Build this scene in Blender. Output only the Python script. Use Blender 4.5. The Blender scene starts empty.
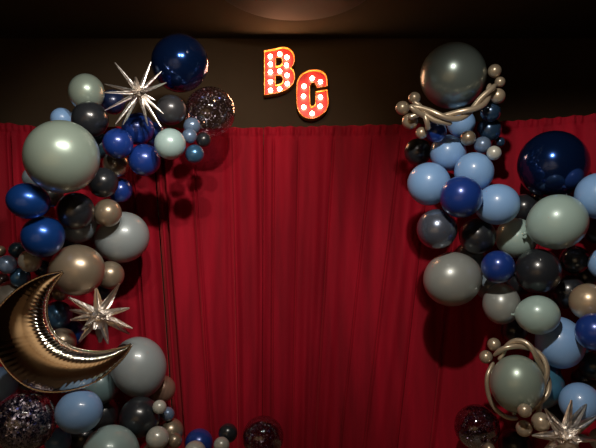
import bpy, bmesh, math, random
from mathutils import Vector, Matrix
random.seed(7)
C = bpy.context.scene.collection
sc = bpy.context.scene
PI = math.pi
F = 600.0                      # focal length in pixels of a 596 px wide frame
PITCH = math.radians(5)
EYE = 1.5
BACK = 0.87                    # the camera stands this far behind y=0

def at(px, py, d):
    """point of the room that lies d metres in front of y=0 along the camera's axis, at (px,py) of the frame"""
    d += BACK
    x, z = (px-298)/F*d, (224-py)/F*d
    return Vector((x, -BACK+d*math.cos(PITCH)-z*math.sin(PITCH), EYE+d*math.sin(PITCH)+z*math.cos(PITCH)))

def on_plane(px, py, Y):
    """point of the vertical plane y=Y seen at (px,py)"""
    e = Vector((0, -BACK, EYE)); v = at(px, py, 1.0) - e
    return e + v*((Y+BACK)/v.y)

# ------------------------------------------------------------------ materials
def mat(name, col, metal=0.0, rough=0.5, coat=0.0, coat_rough=0.05, spec=0.5, sheen=0.0, noise=None, bump=None, **kw):
    m = bpy.data.materials.new(name); m.use_nodes = True
    nt = m.node_tree; b = nt.nodes['Principled BSDF']
    b.inputs['Base Color'].default_value = (*col, 1)
    b.inputs['Metallic'].default_value = metal
    b.inputs['Roughness'].default_value = rough
    b.inputs['Coat Weight'].default_value = coat
    b.inputs['Coat Roughness'].default_value = coat_rough
    b.inputs['Specular IOR Level'].default_value = spec
    if sheen:
        b.inputs['Sheen Weight'].default_value = sheen
        b.inputs['Sheen Roughness'].default_value = 0.35
        b.inputs['Sheen Tint'].default_value = (1, .12, .12, 1)
    if 'sss' in kw:
        b.inputs['Subsurface Weight'].default_value = kw['sss']
        b.inputs['Subsurface Radius'].default_value = (.05, .05, .05)
    if noise:                                                  # (scale, amount) mottling of the surface's own colour
        tc = nt.nodes.new('ShaderNodeTexCoord'); n = nt.nodes.new('ShaderNodeTexNoise')
        n.inputs['Scale'].default_value = noise[0]; n.inputs['Detail'].default_value = 5
        mp = nt.nodes.new('ShaderNodeMapping'); mp.inputs['Scale'].default_value = kw.get('stretch', (1, 1, 1))
        nt.links.new(tc.outputs['Object'], mp.inputs['Vector']); nt.links.new(mp.outputs['Vector'], n.inputs['Vector'])
        mx = nt.nodes.new('ShaderNodeMix'); mx.data_type = 'RGBA'
        mx.inputs[6].default_value = (*[c*(1-noise[1]) for c in col], 1)
        mx.inputs[7].default_value = (*[min(1, c*(1+noise[1])) for c in col], 1)
        nt.links.new(n.outputs['Fac'], mx.inputs[0]); nt.links.new(mx.outputs[2], b.inputs['Base Color'])
        if bump:
            bp = nt.nodes.new('ShaderNodeBump'); bp.inputs['Strength'].default_value = bump
            bp.inputs['Distance'].default_value = .004
            nt.links.new(n.outputs['Fac'], bp.inputs['Height']); nt.links.new(bp.outputs['Normal'], b.inputs['Normal'])
    return m

def clear_mat(name, tint=(.9, .88, .95), rough=.06, gl=.16):
    m = bpy.data.materials.new(name); m.use_nodes = True
    nt = m.node_tree; nt.nodes.clear()
    out = nt.nodes.new('ShaderNodeOutputMaterial'); mix = nt.nodes.new('ShaderNodeMixShader')
    tr = nt.nodes.new('ShaderNodeBsdfTransparent'); tr.inputs['Color'].default_value = (*tint, 1)
    g = nt.nodes.new('ShaderNodeBsdfGlossy'); g.inputs['Roughness'].default_value = rough
    lw = nt.nodes.new('ShaderNodeLayerWeight'); lw.inputs['Blend'].default_value = .35
    mr = nt.nodes.new('ShaderNodeMapRange'); mr.inputs['To Min'].default_value = gl*.5; mr.inputs['To Max'].default_value = .75
    nt.links.new(lw.outputs['Facing'], mr.inputs['Value']); nt.links.new(mr.outputs['Result'], mix.inputs['Fac'])
    nt.links.new(tr.outputs[0], mix.inputs[1]); nt.links.new(g.outputs[0], mix.inputs[2])
    nt.links.new(mix.outputs[0], out.inputs['Surface'])
    return m

def emit_mat(name, col, s):
    m = bpy.data.materials.new(name); m.use_nodes = True
    b = m.node_tree.nodes['Principled BSDF']
    b.inputs['Base Color'].default_value = (*col, 1)
    b.inputs['Emission Color'].default_value = (*col, 1); b.inputs['Emission Strength'].default_value = s
    return m

def latex(name, col, metal=.0, rough=.32, coat=.6, cr=.15):
    return mat(name, col, metal, rough, coat, cr)

M = {
 'sage':      latex('sage_latex', (.31, .39, .33), .35, .36, .7),
 'sagec':     latex('sage_chrome_latex', (.20, .25, .23), .6, .30, .7),
 'sagel':     latex('pale_sage_latex', (.35, .48, .44), .1, .36, .5, .12),
 'ice':       latex('pale_aqua_latex', (.36, .50, .49), .1, .36, .5, .12),
 'pearl':     latex('pearl_grey_latex', (.29, .33, .34), .15, .40, .5, .12),
 'pearlw':    latex('warm_pearl_latex', (.32, .34, .32), .3, .36, .5, .12),
 'pearld':    latex('shaded_pearl_latex', (.17, .17, .17), .2, .40, .5),  # darker copy of the pearl, its shade put into the colour
 'light':     latex('light_blue_latex', (.22, .40, .70), .0, .38, .5, .12),
 'skyd':      latex('sky_blue_latex', (.10, .25, .50), .1, .36, .5),
 'royal':     latex('royal_blue_latex', (.012, .045, .26), .25, .30, .6, .14),
 'chromeblue':latex('chrome_blue_latex', (.010, .07, .33), .6, .30, .6, .10),
 'navyfoil':  latex('navy_chrome_film', (.010, .040, .17), .85, .16, .8, .04),
 'dnavy':     latex('dark_navy_latex', (.010, .020, .07), .3, .30),
 'dteal':     latex('dark_teal_latex', (.015, .045, .07), .2, .34),
 'tealb':     latex('teal_blue_latex', (.05, .17, .26), .1, .36),
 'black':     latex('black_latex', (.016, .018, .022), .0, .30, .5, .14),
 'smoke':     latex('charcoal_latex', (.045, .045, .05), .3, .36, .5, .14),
 'champ':     latex('champagne_chrome_latex', (.34, .27, .19), .6, .34, .5, .15),
 'champl':    latex('bright_champagne_latex', (.50, .38, .25), .5, .34, .5, .15),
 'champp':    latex('champagne_pearl_latex', (.46, .37, .26), .5, .32, .5, .12),
 'rose':      latex('rose_gold_latex', (.30, .18, .13), .4, .38),
 'pewter':    latex('pewter_latex', (.20, .18, .15), .5, .36),
 'brown':     latex('dark_brown_latex', (.05, .03, .03), .3, .36),
 'white':     latex('white_pearl_latex', (.50, .50, .44), .2, .34, .6, .1),
 'greyb':     latex('grey_blue_latex', (.17, .22, .26), .1, .38),
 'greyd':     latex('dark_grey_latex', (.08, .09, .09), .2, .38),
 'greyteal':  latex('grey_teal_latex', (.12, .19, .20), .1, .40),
 'steel':     latex('steel_blue_chrome_latex', (.06, .17, .32), .6, .28, .6, .1),
 'steelp':    latex('steel_blue_pearl_latex', (.15, .22, .34), .35, .32, .6, .1),
 'dsteel':    latex('dark_steel_latex', (.025, .06, .12), .5, .26, .7, .08),
 'dsteelp':   latex('wet_steel_latex', (.07, .10, .13), .5, .22, .8, .05),
 'silverb':   latex('silver_blue_chrome_latex', (.17, .20, .27), .7, .26, .7, .07),
}
M['clear'] = clear_mat('clear_latex', (.72, .68, .74))
M['smoky'] = clear_mat('smoky_clear_latex', (.42, .36, .44))
M['flake_silver'] = mat('silver_flakes', (.88, .86, .86), 1, .42)
M['flake_navy'] = mat('navy_flakes', (.03, .04, .13), .7, .25)
M['silverfoil'] = mat('silver_foil', (.92, .87, .82), 1.0, .30)
M['moonfoil'] = mat('champagne_foil', (.78, .70, .59), 1.0, .10)
M['velvet'] = mat('red_velvet', (.245, .0025, .012), 0, .8, 0, spec=.15, sheen=.6, noise=(10, .75), bump=.3, stretch=(1, .3, .09))
M['wallblack'] = mat('dark_painted_wall', (.055, .035, .019), 0, .85, spec=.2, noise=(2.5, .25))
M['ceilblack'] = mat('dark_ceiling_paint', (.05, .035, .02), 0, .9, spec=.15, noise=(2, .3))
M['tan'] = mat('tan_plaster', (.50, .41, .30), 0, .8, noise=(3, .12))
M['floorwood'] = mat('floor_boards', (.26, .19, .12), 0, .45, noise=(3, .35), stretch=(1, 8, 1))
M['brown_panel'] = mat('brown_ceiling_dome', (.06, .042, .026), 0, .75, noise=(5, .15))
M['redface'] = mat('red_letter_enamel', (.30, .007, .010), 0, .45, .2)
M['rim'] = mat('orange_letter_edge', (.75, .28, .03), .2, .4, .3)
M['bulb'] = emit_mat('lit_bulb', (1, .62, .36), 40)

# ------------------------------------------------------------------ helpers
def mesh(name, vs, fs, smooth=True):
    me = bpy.data.meshes.new(name); me.from_pydata([tuple(v) for v in vs], [], fs); me.update()
    if smooth: me.shade_smooth()
    return me

def link(name, me, m=None, parent=None, loc=None):
    o = bpy.data.objects.new(name, me); C.objects.link(o)
    if m is not None:
        if len(me.materials) == 0: me.materials.append(m)
    if parent: o.parent = parent
    if loc is not None: o.location = loc
    return o

def tag(o, label=None, cat=None, group=None, kind=None):
    if label: o['label'] = label
    if cat: o['category'] = cat
    if group: o['group'] = group
    if kind: o['kind'] = kind
    return o

def box(name, x0, x1, y0, y1, z0, z1, m, kind='structure'):
    vs = [(x, y, z) for x in (x0, x1) for y in (y0, y1) for z in (z0, z1)]
    fs = [(0,1,3,2), (4,6,7,5), (0,4,5,1), (2,3,7,6), (0,2,6,4), (1,5,7,3)]
    o = link(name, mesh(name, vs, fs, False), m)
    if kind: o['kind'] = kind
    return o

def lathe(name, prof, n=40):
    """prof: list of (r,z), a point with r==0 closes to a pole"""
    vs, rings = [], []
    for r, z in prof:
        if r < 1e-6:
            rings.append([len(vs)]); vs.append((0, 0, z))
        else:
            rings.append(list(range(len(vs), len(vs)+n)))
            vs += [(r*math.cos(2*PI*k/n), r*math.sin(2*PI*k/n), z) for k in range(n)]
    fs = []
    for a, b in zip(rings, rings[1:]):
        for k in range(n):
            k2 = (k+1) % n
            if len(a) == 1: fs.append((a[0], b[k2], b[k]))
            elif len(b) == 1: fs.append((a[k], a[k2], b[0]))
            else: fs.append((a[k], a[k2], b[k2], b[k]))
    return mesh(name, vs, fs)

def tube_mesh(name, pts, rad, n=12, caps=True):
    """round tube through pts; rad may be a number or a function of 0..1"""
    vs, fs = [], []
    N = len(pts); up = Vector((0, 1, 0))
    t0 = (pts[1]-pts[0]).normalized(); nrm = t0.cross(up).normalized()
    for i, p in enumerate(pts):
        t = (pts[min(i+1, N-1)]-pts[max(i-1, 0)]).normalized()
        nrm = (nrm - t*nrm.dot(t)).normalized(); bn = t.cross(nrm)
        r = rad(i/(N-1)) if callable(rad) else rad
        for k in range(n):
            a = 2*PI*k/n
            vs.append(p + (nrm*math.cos(a)+bn*math.sin(a))*r)
    for i in range(N-1):
        for k in range(n):
            k2 = (k+1) % n
            fs.append((i*n+k, i*n+k2, (i+1)*n+k2, (i+1)*n+k))
    fs.append(tuple(range(n-1, -1, -1))); fs.append(tuple((N-1)*n+k for k in range(n)))
    return mesh(name, vs, fs)

def catmull(P, n=10):
    P = [P[0]*2-P[1]] + P + [P[-1]*2-P[-2]]
    out = []
    for i in range(1, len(P)-2):
        a, b, c, d = P[i-1:i+3]
        for k in range(n):
            t = k/n
            out.append(.5*((2*b)+(c-a)*t+(2*a-5*b+4*c-d)*t*t+(3*b-a-3*c+d)*t**3))
    out.append(P[-2]); return out

# ------------------------------------------------------------------ room
box('floor', -4.2, 4.2, -3.6, 4.6, -.1, 0, M['floorwood'])
box('ceiling', -4.2, 4.2, -3.6, 4.6, 3.62, 3.72, M['ceilblack'])
box('wall_front', -4.2, 4.2, 4.33, 4.5, 0, 3.62, M['wallblack'])
box('wall_left', -4.2, -4.05, .9, 4.33, 0, 3.62, M['wallblack'])
box('wall_rear_left', -4.2, -4.05, -3.5, .9, 0, 3.62, M['tan'])
box('wall_right', 4.05, 4.2, -3.5, 4.33, 0, 3.62, M['wallblack'])
box('wall_back', -4.05, 4.05, -3.6, -3.5, 0, 3.62, M['tan'])
box('baseboard_front', -4.05, 4.05, 4.30, 4.33, 0, .12, M['ceilblack'])

# shallow round dome hanging flat under the ceiling, above the sign
dc = Vector((-.02, 3.33, 3.62))
prof = [(0, -.10)] + [(.58*math.sin(a), -.10*math.cos(a)) for a in [PI/2*k/14 for k in range(1, 14)]] + [(.60, 0), (.60, .0)]
dome = link('ceiling_dome', lathe('ceiling_dome', prof[:-1], 64), M['brown_panel'], loc=dc)
tag(dome, 'shallow round brown dome on the dark ceiling above the lit letters', 'ceiling dome')

# ------------------------------------------------------------------ curtains
HT = 2.72
def curt_y(x): return 3.96-(.091*x*x if x > 0 else .029*x*x)
def smooth(a, b, x):
    t = max(0, min(1, (x-a)/(b-a))); return t*t*(3-2*t)
def lean(u):                                   # sideways drift of the folds per metre of drop
    return .09*(1-smooth(-1.1, -.2, u)) - .13*smooth(-.3, .9, u) + .11*smooth(1.2, 2.4, u)
def top_z(u): return HT + .012*math.sin(u*2.1+.6) - .035*math.exp(-((u+2.0)/.35)**2)

rf = random.Random(11)
folds = []
u = -3.3
while u < 3.3:
    if u < -1.05: w, amp = rf.uniform(.028, .055), rf.uniform(.035, .075)
    elif u < 1.1: w, amp = rf.uniform(.020, .085), rf.uniform(.018, .065)
    else: w, amp = rf.uniform(.03, .07), rf.uniform(.025, .05)
    folds.append((u, w, amp, rf.uniform(0, 6.28), rf.uniform(.5, 1.0)))
    u += w*rf.uniform(2.1, 3.1)
creases = [(-1.125, .014, .15), (-.55, .006, .03), (.85, .008, .035), (1.35, .01, .05), (-2.30, .010, .12), (-1.36, .008, .08), (-.20, .008, .045), (.30, .007, .04), (.01, .006, .03), (-.86, .007, .05), (.62, .008, .03), (1.9, .01, .06)]
def fold_y(u, z):
    drop = HT-z; f = 0.0
    for c, w, amp, ph, k in folds:
        d = u-c-.012*math.sin(z*1.7*k+ph)
        if abs(d) < 3.2*w:
            f -= amp*math.exp(-(d/w)**2)*(.65+.35*math.sin(z*1.1*k+ph))*(.55+.45*min(1, drop/.35))
    for c, w, dep in creases:
        d = u-c
        if abs(d) < 4*w: f += dep*math.exp(-(d/w)**2)*min(1, max(0, drop-.06)/.15)
    if drop < .11:                             # gathered casing on the hanging rail
        f += .010*math.exp(-((drop-.075)/.010)**2)
        f -= (.008*math.sin(u*71+2*math.sin(u*9)) + .006*math.sin(u*133+1.3))*math.exp(-((drop-.035)/.035)**2)
    return f
def curtain(u0, u1, label, nz=110):
    nu = int((u1-u0)/.0065); vs, fs = [], []
    for j in range(nz+1):
        t = j/nz; t = t**1.35
        for i in range(nu+1):
            u = u0+(u1-u0)*i/nu
            tz = top_z(u) + .004*math.sin(u*60+2*math.sin(u*7))*(1 if t == 0 else 0)
            z = tz - t*(tz-.015)
            x = u + lean(u)*(HT-z)
            edge = math.exp(-((u-u0)/.02)**2)+math.exp(-((u-u1)/.02)**2)
            y = curt_y(x) + .02 + fold_y(u, z) + (.05 if u < -1.0 else .018)*edge
            vs.append((x, y, z))
    for j in range(nz):
        for i in range(nu):
            a = j*(nu+1)+i; fs.append((a, a+1, a+nu+2, a+nu+1))
    o = link('velvet_curtain', mesh('velvet_curtain', vs, fs), M['velvet'])
    md = o.modifiers.new('cloth thickness', 'SOLIDIFY'); md.thickness = .004; md.offset = 1
    tag(o, label, 'curtain', 'red velvet curtain panels')
curtain(-3.25, -1.205, 'tightly pleated red velvet curtain panel behind the left balloon garland')
curtain(-1.195, -.285, 'red velvet curtain panel hanging left of the middle, brightest and below letter B')
curtain(-.282, 1.10, 'red velvet curtain panel right of the middle with folds sweeping down to the left')
curtain(1.102, 3.2, 'darker red velvet curtain panel behind the right balloon garland')

# ------------------------------------------------------------------ lit letters
YB, YF = 4.33, 4.235
def letter(name, loops, bulbs, conv, label):
    root = bpy.data.objects.new(name, None); C.objects.link(root)
    pts = [[on_plane(*conv(p), YF) for p in lp] for lp in loops]
    base = sum(pts[0], Vector())/len(pts[0]); base.y = YB; root.location = base
    def spl(cu, lp, cyc=True):
        s = cu.splines.new('POLY'); s.points.add(len(lp)-1)
        for q, p in zip(s.points, lp): q.co = (p.x-base.x, p.z-base.z, 0, 1)
        s.use_cyclic_u = cyc
    def conv_mesh(nm, cu, m, y, rx=True):
        t = bpy.data.objects.new('tmp', cu); C.objects.link(t)
        bpy.context.view_layer.update()
        me = bpy.data.meshes.new_from_object(t.evaluated_get(bpy.context.evaluated_depsgraph_get()))
        bpy.data.objects.remove(t)
        me.materials.clear()
        me.transform(Matrix.Translation((0, y-base.y, 0)) @ Matrix.Rotation(PI/2, 4, 'X'))
        return link(nm, me, m, root)
    cu = bpy.data.curves.new(name+'_face', 'CURVE'); cu.dimensions = '2D'; cu.fill_mode = 'BOTH'; cu.extrude = .032
    for lp in pts: spl(cu, lp)
    conv_mesh('face', cu, M['redface'], YB-.033)
    cr = bpy.data.curves.new(name+'_rim', 'CURVE'); cr.dimensions = '3D'; cr.extrude = .044; cr.bevel_depth = .0045; cr.bevel_resolution = 1
    for lp in pts: spl(cr, lp)
    conv_mesh('rim', cr, M['rim'], YB-.050)
    sph = lathe('bulb', [(0, -.020), (.007, -.019), (.0155, -.013), (.019, 0), (.0155, .012), (.009, .02), (.008, .03), (0, .03)], 14)
    for b in bulbs:
        p = on_plane(*conv(b), YB-.085)
        o = link('bulb', sph, M['bulb'], root, loc=(p.x-base.x, p.y-base.y, p.z-base.z)); o.rotation_euler = (-PI/2, 0, 0)
    tag(root, label, 'letter sign', 'lit letters on the dark wall')
def dense(lp, n=4, closed=True):
    P = [Vector((x, y, 0)) for x, y in lp]; out = []
    N = len(P)
    for i in range(N):
        a, b, c, d = P[i-1], P[i], P[(i+1) % N], P[(i+2) % N]
        sharp_b = (b-a).angle(c-b) > .75; sharp_c = (c-b).angle(d-c) > .75
        if sharp_b: a = b-(c-b)
        if sharp_c: d = c+(c-b)
        for k in range(n):
            t = k/n; q = .5*((2*b)+(c-a)*t+(2*a-5*b+4*c-d)*t*t+(3*b-a-3*c+d)*t**3)
            out.append((q.x, q.y))
    return out
B_out = dense([(105,78),(180,66),(235,52),(275,56),(308,76),(327,108),(332,145),(325,180),(306,205),(324,226),(334,260),(330,302),(312,336),(285,360),(250,380),(205,394),(160,402),(106,410)])
B_h1 = dense([(192,132),(224,130),(240,146),(240,172),(224,188),(192,194)])
B_h2 = dense([(190,264),(228,262),(243,280),(243,306),(226,326),(190,334)])
letter('letter_b', [B_out, B_h1, B_h2], [(152,122),(222,105),(275,128),(152,180),(272,188),(152,240),(222,232),(276,262),(153,310),(278,325),(153,375),(222,365)],
       lambda p: (250+p[0]/7.46, 40+p[1]/7.46), 'red letter B studded with glowing round bulbs, upper left of the two letters')
G_out = dense([(258,180),(256,125),(240,92),(210,73),(165,67),(120,75),(80,98),(55,135),(47,185),(47,300),(62,355),(98,393),(150,403),(195,390),(235,362),(258,325),(265,285),(258,203),
               (176,216),(176,292),(166,314),(150,320),(140,305),(137,200),(142,168),(156,154),(172,158),(182,175),(186,191)])
letter('letter_g', [G_out], [(152,125),(210,150),(97,180),(93,250),(95,325),(153,368),(208,318),(210,255)],
       lambda p: (290+p[0]/6.9, 60+p[1]/6.9), 'red letter G studded with glowing round bulbs, lower right of the two letters')

# ------------------------------------------------------------------ balloons
def body_profile():
    p = [(0, 1.0)]
    n = 26
    for k in range(1, n):
        a = PI*k/n; r = math.sin(a); z = math.cos(a)
        if z < 0:
            r *= 1-.05*z*z; z *= 1+.05*z*z
        if r < .10 and z < 0: break
        p.append((r, z))
    p += [(.085, -1.060), (.055, -1.085), (.045, -1.11), (0, -1.11)]
    return p
BODY = lathe('balloon_body', body_profile(), 44)
KNOT = lathe('balloon_knot', [(0, -1.09), (.05, -1.09), (.058, -1.11), (.048, -1.13), (.05, -1.15), (.075, -1.185), (.085, -1.195), (.078, -1.205), (.05, -1.19), (0, -1.17)], 16)
SMALL = lathe('small_balloon_body', [(0, 1)]+[(math.sin(PI*k/16), math.cos(PI*k/16)) for k in range(1, 16)]+[(0, -1.03)], 28)
for me in (BODY, KNOT, SMALL): me.materials.append(None)

def set_mat(o, m):
    o.material_slots[0].link = 'OBJECT'; o.material_slots[0].material = m

# the garlands' cores: balloons point their necks towards them
CORE = [Vector(p) for p in [(-1.066, 3.365, 2.658), (-1.354, 3.381, 2.479), (-1.534, 3.403, 2.228), (-1.624, 3.478, 1.946), (-1.624, 3.500, 1.692), (-1.879, 3.525, 1.402), (-1.952, 3.557, 1.039), (-1.714, 3.541, 0.650), (-1.354, 3.557, 0.471), (-1.053, 3.518, 0.341), (-0.350, 3.627, 0.241), (1.117, 3.313, 2.680), (1.117, 3.338, 2.397), (1.224, 3.363, 2.113), (1.421, 3.331, 1.896), (1.682, 3.297, 1.718), (1.421, 3.374, 1.405), (1.751, 3.330, 1.337), (1.890, 3.354, 1.060), (1.821, 3.391, 0.645), (1.491, 3.460, 0.424), (2.029, 3.379, 0.783)]]
def flakes(parent, r, n, navy, seed, two=1.0, sz=.0075, name='confetti'):
    rnd = random.Random(seed); vs, fs, mi = [], [], []
    for _ in range(n):
        z = rnd.uniform(-1, 1); a = rnd.uniform(0, 2*PI); s = math.sqrt(1-z*z)
        nrm = Vector((s*math.cos(a), s*math.sin(a), z))
        p = nrm*(r*rnd.uniform(.955, .985))
        nn = (nrm+Vector([rnd.uniform(-.5, .5) for _ in range(3)])).normalized()
        t = nn.orthogonal().normalized(); b = nn.cross(t); k = sz*rnd.uniform(.5, 1.2)
        i = len(vs); rot = rnd.uniform(0, 6.28); m6 = 4
        vs += [p+(t*math.cos(rot+2*PI*q/m6)+b*math.sin(rot+2*PI*q/m6))*k*(1 if q % 2 else .8) for q in range(m6)]
        fs.append(tuple(range(i, i+m6))); mi.append(1 if rnd.random() < navy else 0)
    me = mesh('confetti', vs, fs, False); me.materials.append(M['flake_silver']); me.materials.append(M['flake_navy'])
    for pl, k in zip(me.polygons, mi): pl.material_index = k
    o = link(name, me, None, parent); o['kind'] = 'stuff'
    return o

def orient(o, axis_neck, r, el):
    z = (-axis_neck).normalized()
    q = z.to_track_quat('Z', 'Y'); o.rotation_mode = 'QUATERNION'; o.rotation_quaternion = q
    o.scale = (r, r, r*el)

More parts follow.
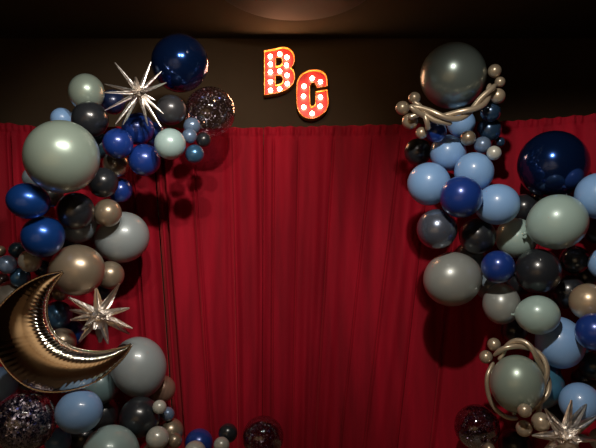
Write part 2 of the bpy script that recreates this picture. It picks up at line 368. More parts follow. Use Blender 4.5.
# name, x, y, z (metres), radius, neck direction or None, elongation, material, label
BALLOONS = [
 ('latex_balloon', -1.4922, 3.2663, 2.7932, 0.1235, (0.0, 0.35, -1.0), 1.06, 'sage',
  'sage green balloon at the top left, left of the upper silver starburst'),
 ('giant_balloon', -0.8348, 3.2599, 3.0012, 0.2016, None, 1.03, 'navyfoil',
  'giant shiny navy blue balloon at the very top of the left garland'),
 ('latex_balloon', -0.8721, 3.1661, 2.6389, 0.1030, None, 1.03, 'smoke',
  'charcoal balloon under the giant navy balloon, right of the upper starburst'),
 ('confetti_balloon', -0.6430, 3.4261, 2.6973, 0.1827, None, 1.03, 'confetti',
  'clear confetti balloon at the right tip of the left garland, beside the giant navy balloon'),
 ('latex_balloon', -0.7426, 3.2578, 2.5503, 0.0596, None, 1.03, 'steelp',
  'small dusky purple balloon above the small steel blue one near the clear confetti balloon'),
 ('latex_balloon', -0.7450, 3.1817, 2.4610, 0.0515, None, 1.03, 'steelp',
  'small pearly steel blue balloon right above the bright blue little one under the confetti balloon'),
 ('latex_balloon', -0.7100, 3.1924, 2.3379, 0.0652, None, 1.03, 'steel',
  'small shiny blue balloon hanging lowest at the right tip of the left garland'),
 ('latex_balloon', -0.6686, 3.3070, 2.4620, 0.0531, None, 1.03, 'black',
  'small black balloon under the clear confetti balloon of the left garland'),
 ('latex_balloon', -0.8523, 3.0634, 2.3788, 0.1039, None, 1.03, 'ice',
  'pale aqua balloon below the charcoal balloon, right of the royal blue trio'),
 ('latex_balloon', -1.3579, 3.4392, 2.7759, 0.0881, None, 1.03, 'dnavy',
  'dark navy balloon mostly hidden behind the upper silver starburst'),
 ('latex_balloon', -1.4244, 3.1608, 2.5710, 0.1233, None, 1.03, 'black',
  'black balloon between the sage balloon and the giant sage balloon, left garland top'),
 ('latex_balloon', -1.4494, 3.4339, 2.4468, 0.0947, None, 1.03, 'dteal',
  'dark teal balloon in the shade right of the giant sage balloon'),
 ('latex_balloon', -1.7189, 3.4167, 2.6427, 0.0801, None, 1.03, 'light',
  'light blue balloon peeking over the top of the giant sage balloon'),
 ('giant_balloon', -1.4384, 2.7376, 2.2256, 0.2225, None, 1.03, 'sage',
  'giant sage green balloon at the upper left, largest of the left garland'),
 ('latex_balloon', -1.8906, 3.3980, 2.2053, 0.0863, None, 1.03, 'greyb',
  'grey blue balloon peeking out at the lower left of the giant sage balloon'),
 ('latex_balloon', -1.2135, 3.1125, 2.3932, 0.1011, None, 1.03, 'royal',
  'royal blue balloon just right of the giant sage balloon, under the upper starburst'),
 ('latex_balloon', -1.1277, 3.2843, 2.5356, 0.1128, None, 1.03, 'royal',
  'royal blue balloon directly beneath the upper starburst, top of the blue trio'),
 ('latex_balloon', -1.0689, 3.4786, 2.5465, 0.0885, None, 1.03, 'royal',
  'royal blue balloon half hidden left of the pale aqua balloon'),
 ('latex_balloon', -1.0655, 3.2402, 2.3055, 0.1111, None, 1.03, 'royal',
  'royal blue balloon hanging lowest below the upper starburst, left of the pale aqua one'),
 ('latex_balloon', -1.2886, 3.3251, 2.2935, 0.0920, None, 1.03, 'champ',
  'champagne balloon tucked under the royal blue balloons, right of the giant sage balloon'),
 ('latex_balloon', -1.3387, 3.2085, 2.1428, 0.1030, None, 1.03, 'black',
  'black balloon at the lower right of the giant sage balloon, above the round champagne one'),
 ('latex_balloon', -1.2964, 3.4618, 2.1276, 0.0910, None, 1.03, 'royal',
  'dusky royal blue balloon right of the black balloon, above the large pearl grey one'),
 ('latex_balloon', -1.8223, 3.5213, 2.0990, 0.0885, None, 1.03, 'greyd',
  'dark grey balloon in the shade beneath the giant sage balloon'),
 ('latex_balloon', -1.6613, 2.7954, 1.9627, 0.1108, (0.985, 0.35, -0.174), 1.15, 'chromeblue',
  'deep blue chrome oval balloon at the left below the giant sage balloon'),
 ('latex_balloon', -1.4639, 3.0550, 1.9292, 0.1217, None, 1.03, 'black',
  'glossy black balloon directly under the giant sage balloon, left of a champagne one'),
 ('latex_balloon', -1.3001, 3.2025, 1.9317, 0.0955, None, 1.03, 'champ',
  'round champagne balloon right of the glossy black one, before the large pearl grey balloon'),
 ('latex_balloon', -1.5288, 3.2843, 1.8565, 0.1251, None, 1.03, 'greyb',
  'grey blue balloon showing beneath the glossy black balloon'),
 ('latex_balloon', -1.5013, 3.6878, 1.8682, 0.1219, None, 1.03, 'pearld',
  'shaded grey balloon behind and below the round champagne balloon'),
 ('latex_balloon', -1.2772, 3.4762, 1.7819, 0.1851, (-0.94, 0.35, -0.342), 1.08, 'pearl',
  'large pearl grey balloon against the curtain at the right side of the left garland'),
 ('latex_balloon', -1.6245, 2.9447, 1.7538, 0.1338, None, 1.03, 'chromeblue',
  'bright blue chrome balloon above the little white one, left of the large champagne balloon'),
 ('latex_balloon', -1.6752, 3.5011, 1.6777, 0.1020, None, 1.03, 'dnavy',  # added filler, its dark colour stands in for shade in the gap
  'dark navy filler balloon added as shade in the gap above the large champagne balloon'),
 ('latex_balloon', -1.4671, 3.1246, 1.5429, 0.1693, (-1.0, 0.35, 0.0), 1.10, 'champ',
  'large champagne balloon behind the upper tip of the silver moon'),
 ('latex_balloon', -1.3224, 3.3657, 1.5105, 0.0985, None, 1.03, 'champ',
  'champagne balloon at the right of the large champagne one, above the lower left starburst'),
 ('latex_balloon', -1.8015, 3.1696, 1.6038, 0.0753, None, 1.03, 'white',
  'small white pearl balloon above the moon, beside the blue chrome balloon'),
 ('latex_balloon', -1.9883, 3.2382, 1.5816, 0.0649, None, 1.03, 'steelp',
  'small steel blue balloon at the left edge, left of the small white one'),
 ('latex_balloon', -1.9881, 3.3749, 1.6867, 0.0566, None, 1.03, 'dteal',
  'tiny dark teal balloon above the small white pearl balloon'),
 ('latex_balloon', -2.1084, 3.3755, 1.6797, 0.0389, None, 1.03, 'champ',
  'tiny champagne balloon cut by the left edge above the moon'),
 ('latex_balloon', -1.9395, 3.3324, 1.4965, 0.0698, None, 1.03, 'steel',
  'shiny steel blue balloon below the small white pearl balloon, above the moon'),
 ('latex_balloon', -1.8645, 3.5113, 1.5616, 0.0619, None, 1.03, 'dsteel',
  'small dark steel balloon between the white pearl and the large champagne balloon'),
 ('latex_balloon', -2.0269, 3.4439, 1.3258, 0.1499, None, 1.03, 'pewter',
  'big pewter grey balloon behind the upper left edge of the moon'),
 ('latex_balloon', -2.1559, 3.5189, 1.4746, 0.0510, None, 1.03, 'brown',
  'small dark brown balloon at the left edge above the moon'),
 ('latex_balloon', -1.6836, 3.4009, 1.3837, 0.0566, None, 1.03, 'champ',
  'small champagne balloon beside the upper tip of the moon'),
 ('latex_balloon', -1.7059, 3.4348, 1.2273, 0.0995, None, 1.03, 'steel',
  'metallic steel blue balloon inside the curve of the moon'),
 ('latex_balloon', -1.6654, 3.5848, 1.0870, 0.0990, None, 1.03, 'chromeblue',
  'deep blue chrome balloon left below the lower left starburst, inside the moon curve'),
 ('latex_balloon', -1.6500, 3.3808, 1.0438, 0.0979, None, 1.03, 'champ',
  'champagne balloon resting low inside the curve of the moon'),
 ('latex_balloon', -1.4130, 3.5265, 1.3875, 0.0583, None, 1.03, 'dnavy',
  'small dark blue balloon behind the top of the lower left starburst'),
 ('confetti_balloon', -1.7154, 2.9935, 0.5955, 0.1885, None, 1.03, 'confettin',
  'large clear balloon packed with silver and navy confetti at the bottom left corner'),
 ('latex_balloon', -1.3468, 2.9065, 0.6729, 0.1322, (-0.966, 0.35, -0.259), 1.12, 'light',
  'light blue balloon right of the confetti filled balloon, below the moon'),
 ('latex_balloon', -2.1060, 3.4527, 0.7431, 0.1201, None, 1.03, 'light',
  'light blue balloon at the left edge between moon and confetti balloon'),
 ('latex_balloon', -1.6980, 3.4927, 0.3405, 0.0920, None, 1.03, 'skyd',
  'medium blue balloon at the bottom between confetti balloon and light blue balloon'),
 ('latex_balloon', -1.4262, 3.5365, 0.7214, 0.1369, None, 1.03, 'greyteal',
  'grey teal balloon in shade between the moon and the large pale grey balloon'),
 ('latex_balloon', -1.4315, 3.6619, 0.4966, 0.1181, None, 1.03, 'black',
  'black balloon in deep shade right of the light blue balloon, lower left'),
 ('latex_balloon', -1.1135, 3.4030, 0.8686, 0.1891, (0.174, 0.35, -0.985), 1.13, 'pearl',
  'large pale grey balloon at the lower tip of the moon'),
 ('latex_balloon', -1.0601, 3.2533, 0.5608, 0.1342, None, 1.03, 'black',
  'black balloon directly below the large pale grey balloon'),
 ('latex_balloon', -1.1778, 3.0208, 0.3863, 0.1764, None, 1.03, 'ice',
  'large pale aqua balloon at the bottom edge, left of the black one'),
 ('latex_balloon', -0.9975, 3.6194, 0.6780, 0.0990, None, 1.03, 'rose',
  'dusky rose gold balloon peeking out right of the large pale grey balloon'),
 ('latex_balloon', -0.9141, 3.1804, 0.6419, 0.0462, None, 1.03, 'white',
  'tiny white pearl balloon at the right shoulder of the bottom black balloon'),
 ('latex_balloon', -0.8927, 3.3319, 0.5630, 0.0479, None, 1.03, 'steelp',
  'tiny violet grey balloon just right of the tiny white pearl one'),
 ('latex_balloon', -0.8767, 3.3805, 0.4375, 0.0863, None, 1.03, 'champ',
  'champagne balloon at the bottom right of the left garland'),
 ('latex_balloon', -0.8242, 3.2447, 0.4097, 0.0501, None, 1.03, 'champ',
  'tiny champagne balloon in front of the bigger champagne one, bottom of left garland'),
 ('latex_balloon', -0.9152, 3.1449, 0.4520, 0.0749, None, 1.03, 'white',
  'small white pearl balloon at the bottom right of the black one'),
 ('latex_balloon', -0.9506, 3.2668, 0.3028, 0.1004, None, 1.03, 'rose',
  'rose gold balloon cut by the bottom edge under the small white pearl one'),
 ('latex_balloon', -0.6831, 3.3862, 0.3554, 0.0966, None, 1.03, 'royal',
  'royal blue balloon low before the curtain, right of the champagne ones'),
 ('latex_balloon', -0.6814, 3.2156, 0.3434, 0.0728, None, 1.03, 'white',
  'grey white balloon cut by the bottom edge in front of the low royal blue one'),
 ('latex_balloon', -0.5094, 3.2380, 0.3823, 0.0533, None, 1.03, 'white',
  'small white pearl balloon left below the lone confetti balloon by the curtain'),
 ('latex_balloon', -0.4807, 3.3594, 0.4294, 0.0652, None, 1.03, 'black',
  'small black balloon touching the left side of the low confetti balloon'),
 ('confetti_balloon', -0.2403, 3.3618, 0.4020, 0.1408, None, 1.03, 'confettid',
  'dark clear confetti balloon standing low before the centre of the curtain'),
 ('giant_balloon', 1.0669, 3.1555, 2.8748, 0.2237, None, 1.03, 'sagec',
  'giant grey green balloon crowning the right garland'),
 ('latex_balloon', 1.3101, 3.1315, 2.6152, 0.0681, None, 1.03, 'dsteel',
  'small dark blue balloon under the champagne pearls at the right of the crowning giant'),
 ('latex_balloon', 1.3345, 3.2490, 2.5196, 0.0838, None, 1.03, 'dsteel',
  'dark steel blue speckled balloon, second below the champagne pearls of the right garland'),
 ('latex_balloon', 1.1492, 3.2818, 2.5780, 0.0987, None, 1.03, 'light',
  'light blue balloon directly under the giant grey green balloon'),
 ('latex_balloon', 0.9408, 3.1504, 2.4814, 0.0716, None, 1.03, 'royal',
  'small royal blue balloon left below the giant grey green balloon'),
 ('latex_balloon', 1.1580, 3.1503, 2.4398, 0.0524, None, 1.03, 'champ',
  'tiny champagne balloon between light blue and steel balloons, upper right garland'),
 ('latex_balloon', 1.2631, 3.1749, 2.3968, 0.0582, None, 1.03, 'steelp',
  'small steel blue balloon right of the tiny champagne one'),
 ('latex_balloon', 1.2953, 3.0392, 2.3130, 0.0476, None, 1.03, 'white',
  'tiny pearl white balloon at the right of the small steel blue one'),
 ('latex_balloon', 1.4241, 3.2935, 2.4446, 0.0353, None, 1.03, 'dsteel',
  'tiny dark balloon at the right rim above the tiny pearl white one'),
 ('latex_balloon', 0.8696, 3.4157, 2.3987, 0.0978, None, 1.03, 'black',
  'black balloon at the upper left of the right garland'),
 ('latex_balloon', 1.0548, 3.2895, 2.3651, 0.1266, None, 1.03, 'light',
  'topmost full light blue balloon, right of the black balloon'),
 ('latex_balloon', 1.1883, 3.1350, 2.2028, 0.1317, None, 1.03, 'light',
  'light blue balloon half covered by its royal blue neighbour, below the tiny champagne one'),
 ('latex_balloon', 0.8994, 3.2097, 2.1326, 0.1476, None, 1.03, 'light',
  'light blue balloon at the left side, left of the royal blue one'),
 ('latex_balloon', 1.0479, 2.9573, 2.0091, 0.1350, None, 1.03, 'royal',
  'royal blue balloon surrounded by four light blue balloons'),
 ('latex_balloon', 1.3101, 3.0441, 1.9710, 0.1346, (-0.985, 0.35, -0.174), 1.06, 'light',
  'light blue balloon right of the royal blue one, left of the giant navy balloon'),
 ('latex_balloon', 0.9337, 3.1482, 1.8178, 0.1344, None, 1.03, 'silverb',
  'silver blue chrome balloon at the left side below the light blue ones'),
 ('latex_balloon', 1.2230, 3.2096, 1.7748, 0.1226, None, 1.03, 'black',
  'black balloon below the royal blue one, in the middle of the right garland'),
 ('giant_balloon', 1.7815, 3.2699, 2.2760, 0.2375, None, 1.03, 'navyfoil',
  'giant shiny navy blue balloon at the upper right before the curtain'),
 ('latex_balloon', 1.6310, 3.4335, 1.9924, 0.1010, None, 1.03, 'black',  # black filler added to darken the gap behind its neighbours
  'black filler balloon added as shade beneath the left side of the giant navy balloon'),
 ('latex_balloon', 1.9759, 3.0377, 2.0264, 0.1510, None, 1.03, 'light',
  'light blue balloon cut by the right edge beside the giant navy balloon'),
 ('latex_balloon', 1.6819, 3.0028, 1.8518, 0.1782, (-0.94, 0.35, -0.342), 1.06, 'sagel',
  'large pale sage balloon under the giant navy balloon'),
 ('latex_balloon', 1.5099, 3.2783, 1.7656, 0.1385, None, 1.03, 'sagel',
  'pale sage balloon tucked left of the large pale sage balloon'),
 ('latex_balloon', 1.3100, 3.0696, 1.5619, 0.1081, None, 1.03, 'royal',
  'royal blue balloon right of the large pearl grey oval balloon'),
 ('latex_balloon', 1.5909, 3.1194, 1.5363, 0.1492, None, 1.03, 'black',
  'large black balloon below the large pale sage balloon'),
 ('latex_balloon', 1.9221, 3.2994, 1.6140, 0.0971, None, 1.03, 'dsteelp',
  'dark steel balloon right of the large black one under the large pale sage'),
 ('latex_balloon', 2.0879, 3.2935, 1.8223, 0.0974, None, 1.03, 'black',
  'black balloon at the right edge below the light blue edge balloon'),
 ('latex_balloon', 2.0470, 3.1387, 1.5830, 0.1067, None, 1.03, 'light',
  'light blue balloon sliver cut by the right edge at mid height'),
 ('latex_balloon', 1.0533, 3.2377, 1.4830, 0.1841, (0.966, 0.35, 0.259), 1.10, 'pearlw',
  'large pearl grey oval balloon at the left side of the right garland'),
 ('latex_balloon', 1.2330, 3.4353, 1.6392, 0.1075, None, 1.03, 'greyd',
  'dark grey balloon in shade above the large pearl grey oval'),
 ('latex_balloon', 1.3637, 3.4360, 1.4324, 0.1000, None, 1.03, 'greyb',
  'grey blue balloon shaded beneath the small royal blue one'),
 ('latex_balloon', 1.3799, 3.2303, 1.3142, 0.1254, (0.174, 0.35, 0.985), 1.10, 'pearlw',
  'pearl grey balloon beneath the royal blue one, right of the large pearl oval'),
 ('latex_balloon', 1.5419, 3.0211, 1.2535, 0.1253, (-1.0, 0.35, 0.0), 1.08, 'sagel',
  'pale sage balloon beneath the large black one, above the wrapped giant balloon'),
 ('latex_balloon', 1.5588, 3.5102, 1.1153, 0.0938, None, 1.03, 'black',  # added black filler where there is only a dark gap
  'black filler balloon added as shade below the pearl grey one, above the wrapped giant balloon'),
 ('latex_balloon', 1.8733, 3.3182, 1.3928, 0.1179, None, 1.03, 'black',
  'black balloon left behind the champagne balloon at the right'),
 ('latex_balloon', 1.9010, 3.0858, 1.3337, 0.1211, None, 1.03, 'champl',
  'bright champagne balloon at the right edge'),
 ('latex_balloon', 1.8553, 2.9225, 1.1546, 0.1187, None, 1.03, 'royal',
  'royal blue balloon at the right edge under the bright champagne one'),
 ('latex_balloon', 1.7398, 3.1680, 1.0600, 0.1594, (0.0, 0.35, 1.0), 1.05, 'light',
  'light blue balloon between the pale sage and the royal blue edge balloon'),
 ('latex_balloon', 1.9708, 3.4297, 0.9827, 0.0918, None, 1.03, 'dteal',
  'dark teal balloon in the shade behind the royal blue edge balloon'),
 ('latex_balloon', 2.0009, 3.2541, 0.8973, 0.0946, None, 1.03, 'dteal',
  'dark teal balloon at the right edge under the royal blue one'),
 ('giant_balloon', 1.4040, 3.0510, 0.8166, 0.1667, (0.0, 0.35, -1.0), 1.10, 'sage',
  'giant sage green balloon wrapped by champagne twisting balloons, lower right'),
 ('latex_balloon', 1.6425, 3.2987, 0.7701, 0.1636, None, 1.03, 'tealb',
  'teal blue balloon behind the right side of the wrapped giant balloon'),
 ('latex_balloon', 1.8120, 3.0709, 0.6902, 0.1285, None, 1.03, 'light',
  'light blue balloon at the lower right above the silver starburst'),
 ('latex_balloon', 2.1007, 3.3905, 0.3744, 0.0829, None, 1.03, 'white',
  'pale grey balloon at the bottom right corner behind the starburst'),
 ('confetti_balloon', 1.2620, 3.4686, 0.4430, 0.1551, None, 1.03, 'confettid',
  'dark confetti balloon at the bottom left of the right garland'),
 ('latex_balloon', 1.5516, 3.5415, 0.2997, 0.1144, None, 1.03, 'black',
  'black balloon at the bottom in shade under the wrapped giant balloon'),
 ('latex_balloon', 1.2829, 3.2764, 0.3457, 0.0403, None, 1.03, 'champ',
  'tiny champagne balloon at the bottom edge by the dark confetti balloon'),
 ('bubble_balloon', 0.7019, 3.0768, 2.6274, 0.0470, None, 1.03, 'champp',
  'tiny champagne balloon farthest left beneath the crowning giant balloon'),
 ('bubble_balloon', 0.7523, 3.0847, 2.5371, 0.0537, None, 1.03, 'champp',
  'small champagne balloon lowest left beneath the crowning giant balloon'),
 ('bubble_balloon', 0.7825, 3.0709, 2.6943, 0.0403, None, 1.03, 'champp',
  'tiny champagne balloon uppermost left beside the crowning giant balloon'),
 ('bubble_balloon', 0.8295, 3.0914, 2.4601, 0.0403, None, 1.03, 'champp',
  'tiny champagne balloon just above the black balloon at the upper left'),
 ('bubble_balloon', 1.3205, 3.0551, 2.8750, 0.0450, None, 1.03, 'champp',
  'tiny champagne balloon topmost of three right of the crowning giant'),
 ('bubble_balloon', 1.3568, 3.0615, 2.8014, 0.0349, None, 1.03, 'champp',
  'tiny champagne balloon middle of three right of the crowning giant'),
 ('bubble_balloon', 1.3349, 3.0528, 2.7025, 0.0508, None, 1.03, 'champp',
  'small champagne balloon lowest of three right of the crowning giant'),
 ('bubble_balloon', 1.3165, 3.2152, 1.0450, 0.0443, None, 1.03, 'champp',
  'tiny champagne balloon upper of two at the left top of the wrapped giant'),
 ('bubble_balloon', 1.2627, 3.2225, 0.9613, 0.0443, None, 1.03, 'champp',
  'tiny champagne balloon lower of two at the left top of the wrapped giant'),
 ('bubble_balloon', 1.3793, 2.8689, 0.6870, 0.0426, None, 1.03, 'champp',
  'tiny champagne balloon on the bottom front of the wrapped giant'),
 ('bubble_balloon', 1.4125, 2.9771, 0.5536, 0.0500, None, 1.03, 'champp',
  'small champagne balloon lowest left beneath the wrapped giant'),
 ('bubble_balloon', 1.5188, 2.9736, 0.5940, 0.0594, None, 1.03, 'champp',
  'champagne balloon beneath the wrapped giant, touching the lower right starburst'),
 ('latex_balloon', -1.9824, 3.6501, 0.7594, 0.1110, None, 1.03, 'black',  # from here on: black balloons added to darken the gaps between balloons
  'black filler balloon added as shade under the moon, above the confetti filled balloon'),
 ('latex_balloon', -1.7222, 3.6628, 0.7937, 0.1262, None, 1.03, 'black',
  'black filler balloon added as shade behind the bottom curve of the moon'),
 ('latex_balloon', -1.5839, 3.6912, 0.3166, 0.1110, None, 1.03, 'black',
  'black filler balloon added as shade between light blue and the bottom pale aqua balloon'),
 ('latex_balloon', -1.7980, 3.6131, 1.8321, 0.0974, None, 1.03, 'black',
  'black filler balloon added as shade between the blue chrome and the shaded grey balloon'),
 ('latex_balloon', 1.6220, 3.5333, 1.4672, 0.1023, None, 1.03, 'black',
  'black filler balloon added as shade between the two pearl balloons and the large black one'),
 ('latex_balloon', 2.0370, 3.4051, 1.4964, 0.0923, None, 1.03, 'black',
  'black filler balloon added as shade above the bright champagne balloon'),
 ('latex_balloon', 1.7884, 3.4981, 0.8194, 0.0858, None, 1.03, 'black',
  'black filler balloon added as shade below the light blue balloon at the lower right'),
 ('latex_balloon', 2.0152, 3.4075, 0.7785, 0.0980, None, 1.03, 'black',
  'black filler balloon added as shade above the lowest light blue balloon'),
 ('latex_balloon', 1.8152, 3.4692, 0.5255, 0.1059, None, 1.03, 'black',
  'black filler balloon added as shade behind the lower right starburst'),
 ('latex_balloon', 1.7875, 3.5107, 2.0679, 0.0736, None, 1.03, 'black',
  'black filler balloon added as shade between giant navy and large pale sage'),
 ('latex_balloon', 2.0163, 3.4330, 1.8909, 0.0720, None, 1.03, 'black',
  'black filler balloon added as shade right of the large pale sage balloon'),
]
proto, pknot = {}, {}
for i, (name, x, y, z, r, neck, el, col, label) in enumerate(BALLOONS):
    big = r > .075
    me = BODY if big else SMALL
    c = Vector((x, y, z))
    if neck is None:
        core = min(CORE, key=lambda q: (q-c).length)
        rnd = random.Random(i); neck = (core-c).normalized()*.5 + Vector((rnd.uniform(-.25, .25), 1, rnd.uniform(-.35, .1)))
    else: neck = Vector(neck)
    key = (name, big)
    if key not in proto:
        o = link(name, me)
        proto[key] = o
        if big: pknot[key] = link('knot', KNOT, None, o)
        src_k = pknot.get(key)
    else:
        o = proto[key].copy(); C.objects.link(o); src_k = None
        if big:
            src_k = pknot[key].copy(); C.objects.link(src_k); src_k.parent = o
    o.location = c; orient(o, neck, r, el)
    conf = col.startswith('confetti')
    m = M['smoky' if col == 'confettid' else 'clear'] if conf else M[col]
    set_mat(o, m)
    if src_k: set_mat(src_k, m)
    if conf:
        n, nav = {'confetti': (700, .35), 'confettin': (7500, .48), 'confettid': (1100, .55)}[col]
        fl = flakes(o, 1.0, n, nav, i, sz=(.056 if col == 'confettin' else .034))
    tag(o, label, 'balloon', 'small balloons of the garlands' if r < .075 else 'balloons of the garlands')

# ------------------------------------------------------------------ twisting balloons around the two giants
def twist(path, rt, rh, turns, ph0, label):
    P = catmull([at(*p) for p in path], 14); N = len(P); pts = []
    nrm = Vector((0, 1, 0))
    for i, p in enumerate(P):
        t = (P[min(i+1, N-1)]-P[max(i-1, 0)]).normalized()
        n1 = (nrm-t*nrm.dot(t)).normalized(); n2 = t.cross(n1)
        a = ph0+turns*2*PI*i/(N-1)
        pts.append(p+(n1*math.cos(a)+n2*math.sin(a))*rh)
    def rad(s): return rt*(.35+.65*min(1, s/.06, (1-s)/.06)**.5 if 0 < s < 1 else .3)
    o = link('twisting_balloon', tube_mesh('twisting_balloon', pts, rad, 14), M['champp'])
    tag(o, label, 'balloon', 'champagne twisting balloons')
    return o

top = [(409, 106, 3.06), (430, 114, 3.05), (452, 116.5, 3.03), (472, 110, 3.03), (485, 98, 3.06), (493, 84, 3.08)]
twist(top, .019, .0202, 1.6, 0.3, 'champagne twisting balloon cradling the crowning giant, the upper strand at its right')
twist(top, .019, .0202, 1.6, 3.44, 'champagne twisting balloon cradling the crowning giant, wound around the other strand')
twist([(408, 118, 3.07), (422, 114, 3.06), (436, 121, 3.05), (452, 124, 3.05)], .019, .002, .3, 0, 'short champagne twisting balloon under the crowning giant, running left to the lowest bubble')
twist([(413, 101, 3.10), (421, 108, 3.08), (426, 120, 3.05), (428, 130, 3.08)], .018, .002, .3, 0, 'short champagne twisting balloon crossing down left of the crowning giant')
ring = [(496, 358, 3.06), (506, 347.5, 3.04), (519, 343.5, 3.02), (532, 349, 2.99), (541.5, 361, 2.97), (546.5, 376, 2.96), (545, 391, 2.96), (539, 404, 2.96), (534, 413, 2.96)]
twist(ring, .0175, .0185, 2.2, 1.2, 'champagne twisting balloon over the top and right of the wrapped giant, outer strand at top')
twist(ring, .0175, .0185, 2.2, 4.34, 'champagne twisting balloon over the top and right of the wrapped giant, inner strand at top')
twist([(494, 362, 3.12), (487.5, 376, 3.08), (488, 393, 3.08), (494.5, 408, 3.08), (506, 417, 3.08), (518, 419, 3.10)], .0155, .002, .3, 0, 'champagne twisting balloon curling down the left side of the wrapped giant')


# ------------------------------------------------------------------ starbursts
def spike_mesh(L, r):
    """a foil cone: lens-like pleated section, puffed near the foot, sharp at the tip"""
    vs, fs = [], []; n = 12; K = 12
    for j in range(K+1):
        s = j/K
        rad = r*(.55+.45*math.sin(min(1, s/.28)*PI/2))*(1-s)**.55 if s < 1 else 0
        rad = max(rad, r*.16)
        for k in range(n):
            a = 2*PI*k/n
            ww = 1.0 if k % 2 == 0 else .66
            if k in (0, 6): ww = 1.22                             # the welded seams
            vs.append((math.cos(a)*rad*ww*(1+.06*math.sin(j*2.4+k)), math.sin(a)*rad*ww*.8, s*L))
    for j in range(K):
        for k in range(n):
            k2 = (k+1) % n; fs.append((j*n+k, j*n+k2, (j+1)*n+k2, (j+1)*n+k))
    fs.append(tuple(K*n+k for k in range(n))); fs.append(tuple(range(n-1, -1, -1)))
    return mesh('spike', vs, fs, False)
def starburst(cx, cy, d, tips, base, label, extra=8, seed=1):
    rnd = random.Random(seed)
    root = bpy.data.objects.new('starburst_balloon', None); C.objects.link(root)
    c = at(cx, cy, d); root.location = c
    vs, fs = [], []
    bm = bmesh.new(); bmesh.ops.create_icosphere(bm, subdivisions=2, radius=base*1.5)
    for v in bm.verts: v.co *= 1+.18*math.sin(v.co.x*900+v.co.y*1300+v.co.z*700)
    me = bpy.data.meshes.new('core'); bm.to_mesh(me); bm.free()
    link('core', me, M['silverfoil'], root)
    ends = [at(px, py, d+dd)-c for px, py, dd in tips]
    for _ in range(extra):                                       # short looking ones that point at the viewer's side
        a = rnd.uniform(0, 2*PI); s = rnd.uniform(.2, .75); L = sum(e.length for e in ends)/len(ends)*.62
        ends.append(Vector((math.cos(a)*s, -math.sqrt(1-s*s), math.sin(a)*s))*L)
    for e in ends:
        o = link('spike', spike_mesh(e.length, base), M['silverfoil'], root)
        o.rotation_mode = 'QUATERNION'; q = e.to_track_quat('Z', 'Y')
        o.rotation_quaternion = q
    tag(root, label, 'starburst balloon', 'silver foil starbursts')
starburst(139, 93, 3.02, [(114.8,62.5,.0),(150.8,62,.02),(161.7,71,.0),(166.5,82.5,-.03),(104.7,84,.02),(104.5,92.5,-.03),(104.7,110.5,-.02),(115.6,124,-.03),(123,125,.0),(163,113.5,-.02),(148,126,-.05),(161,127,-.03),(136,77,-.12),(155,100,.0)], .0195,
   'spiky silver foil starburst at the top of the left garland', 9, 3)
starburst(100, 315, 3.08, [(68,297,-.02),(69.5,310,.0),(70,320,-.03),(96,288,-.03),(119.4,284,-.06),(129.5,308,-.02),(132.5,328.5,.0),(129.5,334,.05),(108,344,-.04),(100,342.5,.05),(79,341.5,-.05),(82,330,-.10)], .042,
   'chunky silver foil starburst above the lower tip of the moon', 6, 5)
starburst(564.5, 436, 2.80, [(571.6,400,.0),(545.4,409,-.03),(532,435.5,.0),(599,415,.0),(596,440,.02),(586,404,.06),(540,456,.0),(560,474,.0),(588,466,.0),(552,422,-.1)], .048,
   'silver foil starburst at the lower right corner below the wrapped giant', 6, 9)

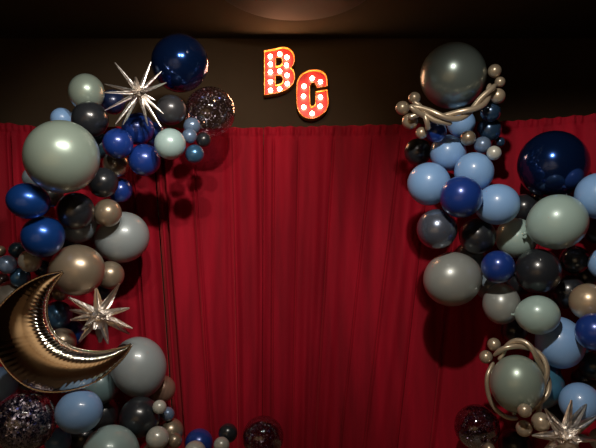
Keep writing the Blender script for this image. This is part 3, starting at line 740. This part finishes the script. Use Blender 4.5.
# ------------------------------------------------------------------ crescent moon
def moon():
    outer = [(63,272),(49,274.5),(35,279.5),(20,288),(7,299),(-4,313),(-9,330),(-5,348),(3,364),(14,377),(29,387),(46,391.5),(64,391),(82,387),(99,379),(114,367),(125,355),(131.5,344.5)]
    inner = [(63,272),(56,281),(50,291),(47,301),(46.5,311),(48,320),(51,328),(55.5,335),(62,341.5),(69,346),(77,349),(86,351),(96,352),(105,351.5),(113,350),(120,348.5),(126,346.8),(131.5,344.5)]
    D = 2.80
    O = catmull([Vector((x, y, 0)) for x, y in outer], 14); I = catmull([Vector((x, y, 0)) for x, y in inner], 14)
    N = len(O); NT = 18
    vs, fs = [], []
    prev = None
    for side in (-1, 1):
        off = len(vs)
        for i in range(N):
            o, q = O[i], I[i]; w = (o-q).length
            s = i/(N-1)
            for j in range(NT+1):
                t = -1+2*j/NT; t = math.sin(t*PI/2)                # denser near the seams
                p = q.lerp(o, (t+1)/2)
                dome = max(0, 1-abs(t)**2.3)**.62
                h = .0017*w*dome*1.0 + .0006*dome
                pl = math.sin(s*N*.62*2)                            # crimps that die out towards the crest
                edge = abs(t)**3
                fade = min(1, w/14)
                amp = (.0058 if t < 0 else .0052)*edge*(1-abs(t)**14)*fade
                h += amp*pl
                h = max(h, .0012)
                dd = D + side*h
                vs.append(at(p.x, p.y, dd))
        for i in range(N-1):
            for j in range(NT):
                a = off+i*(NT+1)+j; f = (a, a+1, a+NT+2, a+NT+1)
                fs.append(f if side < 0 else f[::-1])
    K = N*(NT+1)
    for i in range(N-1):
        for j in (0, NT):
            a, b = i*(NT+1)+j, (i+1)*(NT+1)+j
            fs.append((a, b, b+K, a+K) if j == 0 else (b, a, a+K, b+K))
    c = at(35, 335, D)
    root = link('moon_balloon', mesh('moon_balloon', [v-c for v in vs], fs), M['moonfoil'], loc=c)
    # flat welded seam around the rim
    for nm, L, sgn in (('seam', O, 1), ('seam', I, -1)):
        vv, ff = [], []
        for i in range(N):
            t = (L[min(i+1, N-1)]-L[max(i-1, 0)]).normalized(); n = Vector((t.y, -t.x, 0))*(-1)
            n = n if (n.dot(O[i]-I[i])*sgn > 0 or (O[i]-I[i]).length < 1e-3) else -n
            wd = 1.5+.25*math.sin(i*1.9)
            for k, dd in ((-.4, -.0015), (wd, -.001), (wd, .001), (-.4, .0015)):
                p = L[i]+n*k; vv.append(at(p.x, p.y, D+dd)-c)
        for i in range(N-1):
            for k in range(4):
                k2 = (k+1) % 4; ff.append((i*4+k, i*4+k2, i*4+4+k2, i*4+4+k))
        ff.append((0, 3, 2, 1)); ff.append(tuple((N-1)*4+k for k in range(4)))
        link(nm, mesh(nm, vv, ff), M['moonfoil'], root)
    tag(root, 'large champagne silver foil crescent moon at the lower left of the garland', 'moon balloon')
moon()

# ------------------------------------------------------------------ light
def spot(name, loc, target, e, deg, blend, col=(1, .92, .82), rad=.03):
    l = bpy.data.lights.new(name, 'SPOT'); l.energy = e; l.spot_size = math.radians(deg); l.spot_blend = blend
    l.color = col; l.shadow_soft_size = rad
    o = bpy.data.objects.new(name, l); C.objects.link(o); o.location = loc
    o.rotation_mode = 'QUATERNION'; o.rotation_quaternion = (Vector(target)-Vector(loc)).to_track_quat('-Z', 'Y')
    return o

spot('ceiling_spot_middle', (.12, .35, 3.45), (-.75, 3.8, 1.95), 300, 60, 1, rad=.06)
spot('ceiling_spot_left', (-.45, .30, 3.45), (-1.3, 3.7, 1.8), 140, 58, .9, rad=.045)
spot('ceiling_spot_far_left', (-.95, .30, 3.45), (-1.8, 3.4, 1.3), 70, 58, .8, rad=.045)
spot('added_spot_right', (.30, .35, 3.45), (1.95, 3.3, 1.25), 290, 60, .7, rad=.06)  # extra spot, added to brighten the right garland
spot('added_sign_glow', (-.15, 2.4, 3.45), (-.15, 4.3, 3.05), 26, 88, 1, (1, .60, .30), .08)  # added lamp, imitates the warm glow on the wall around the sign
spot('rear_room_lamp', (-.8, -1.0, 3.45), (-2.3, -2.6, 0), 750, 100, 1, (1, .80, .58), .2)

w = bpy.data.worlds.new('dark_room'); sc.world = w; w.use_nodes = True
w.node_tree.nodes['Background'].inputs['Color'].default_value = (1, .8, .65, 1)
w.node_tree.nodes['Background'].inputs['Strength'].default_value = .002

# ------------------------------------------------------------------ camera
cam = bpy.data.cameras.new('camera'); cam.sensor_width = 36; cam.lens = 36*F/596; cam.clip_start = .05
co = bpy.data.objects.new('camera', cam); C.objects.link(co)
co.location = (0, -BACK, EYE); co.rotation_euler = (PI/2+PITCH, 0, 0); sc.camera = co
sc.view_settings.view_transform = 'Standard'; sc.view_settings.look = 'None'
sc.view_settings.exposure = 0; sc.view_settings.gamma = 1; sc.view_settings.use_curve_mapping = False
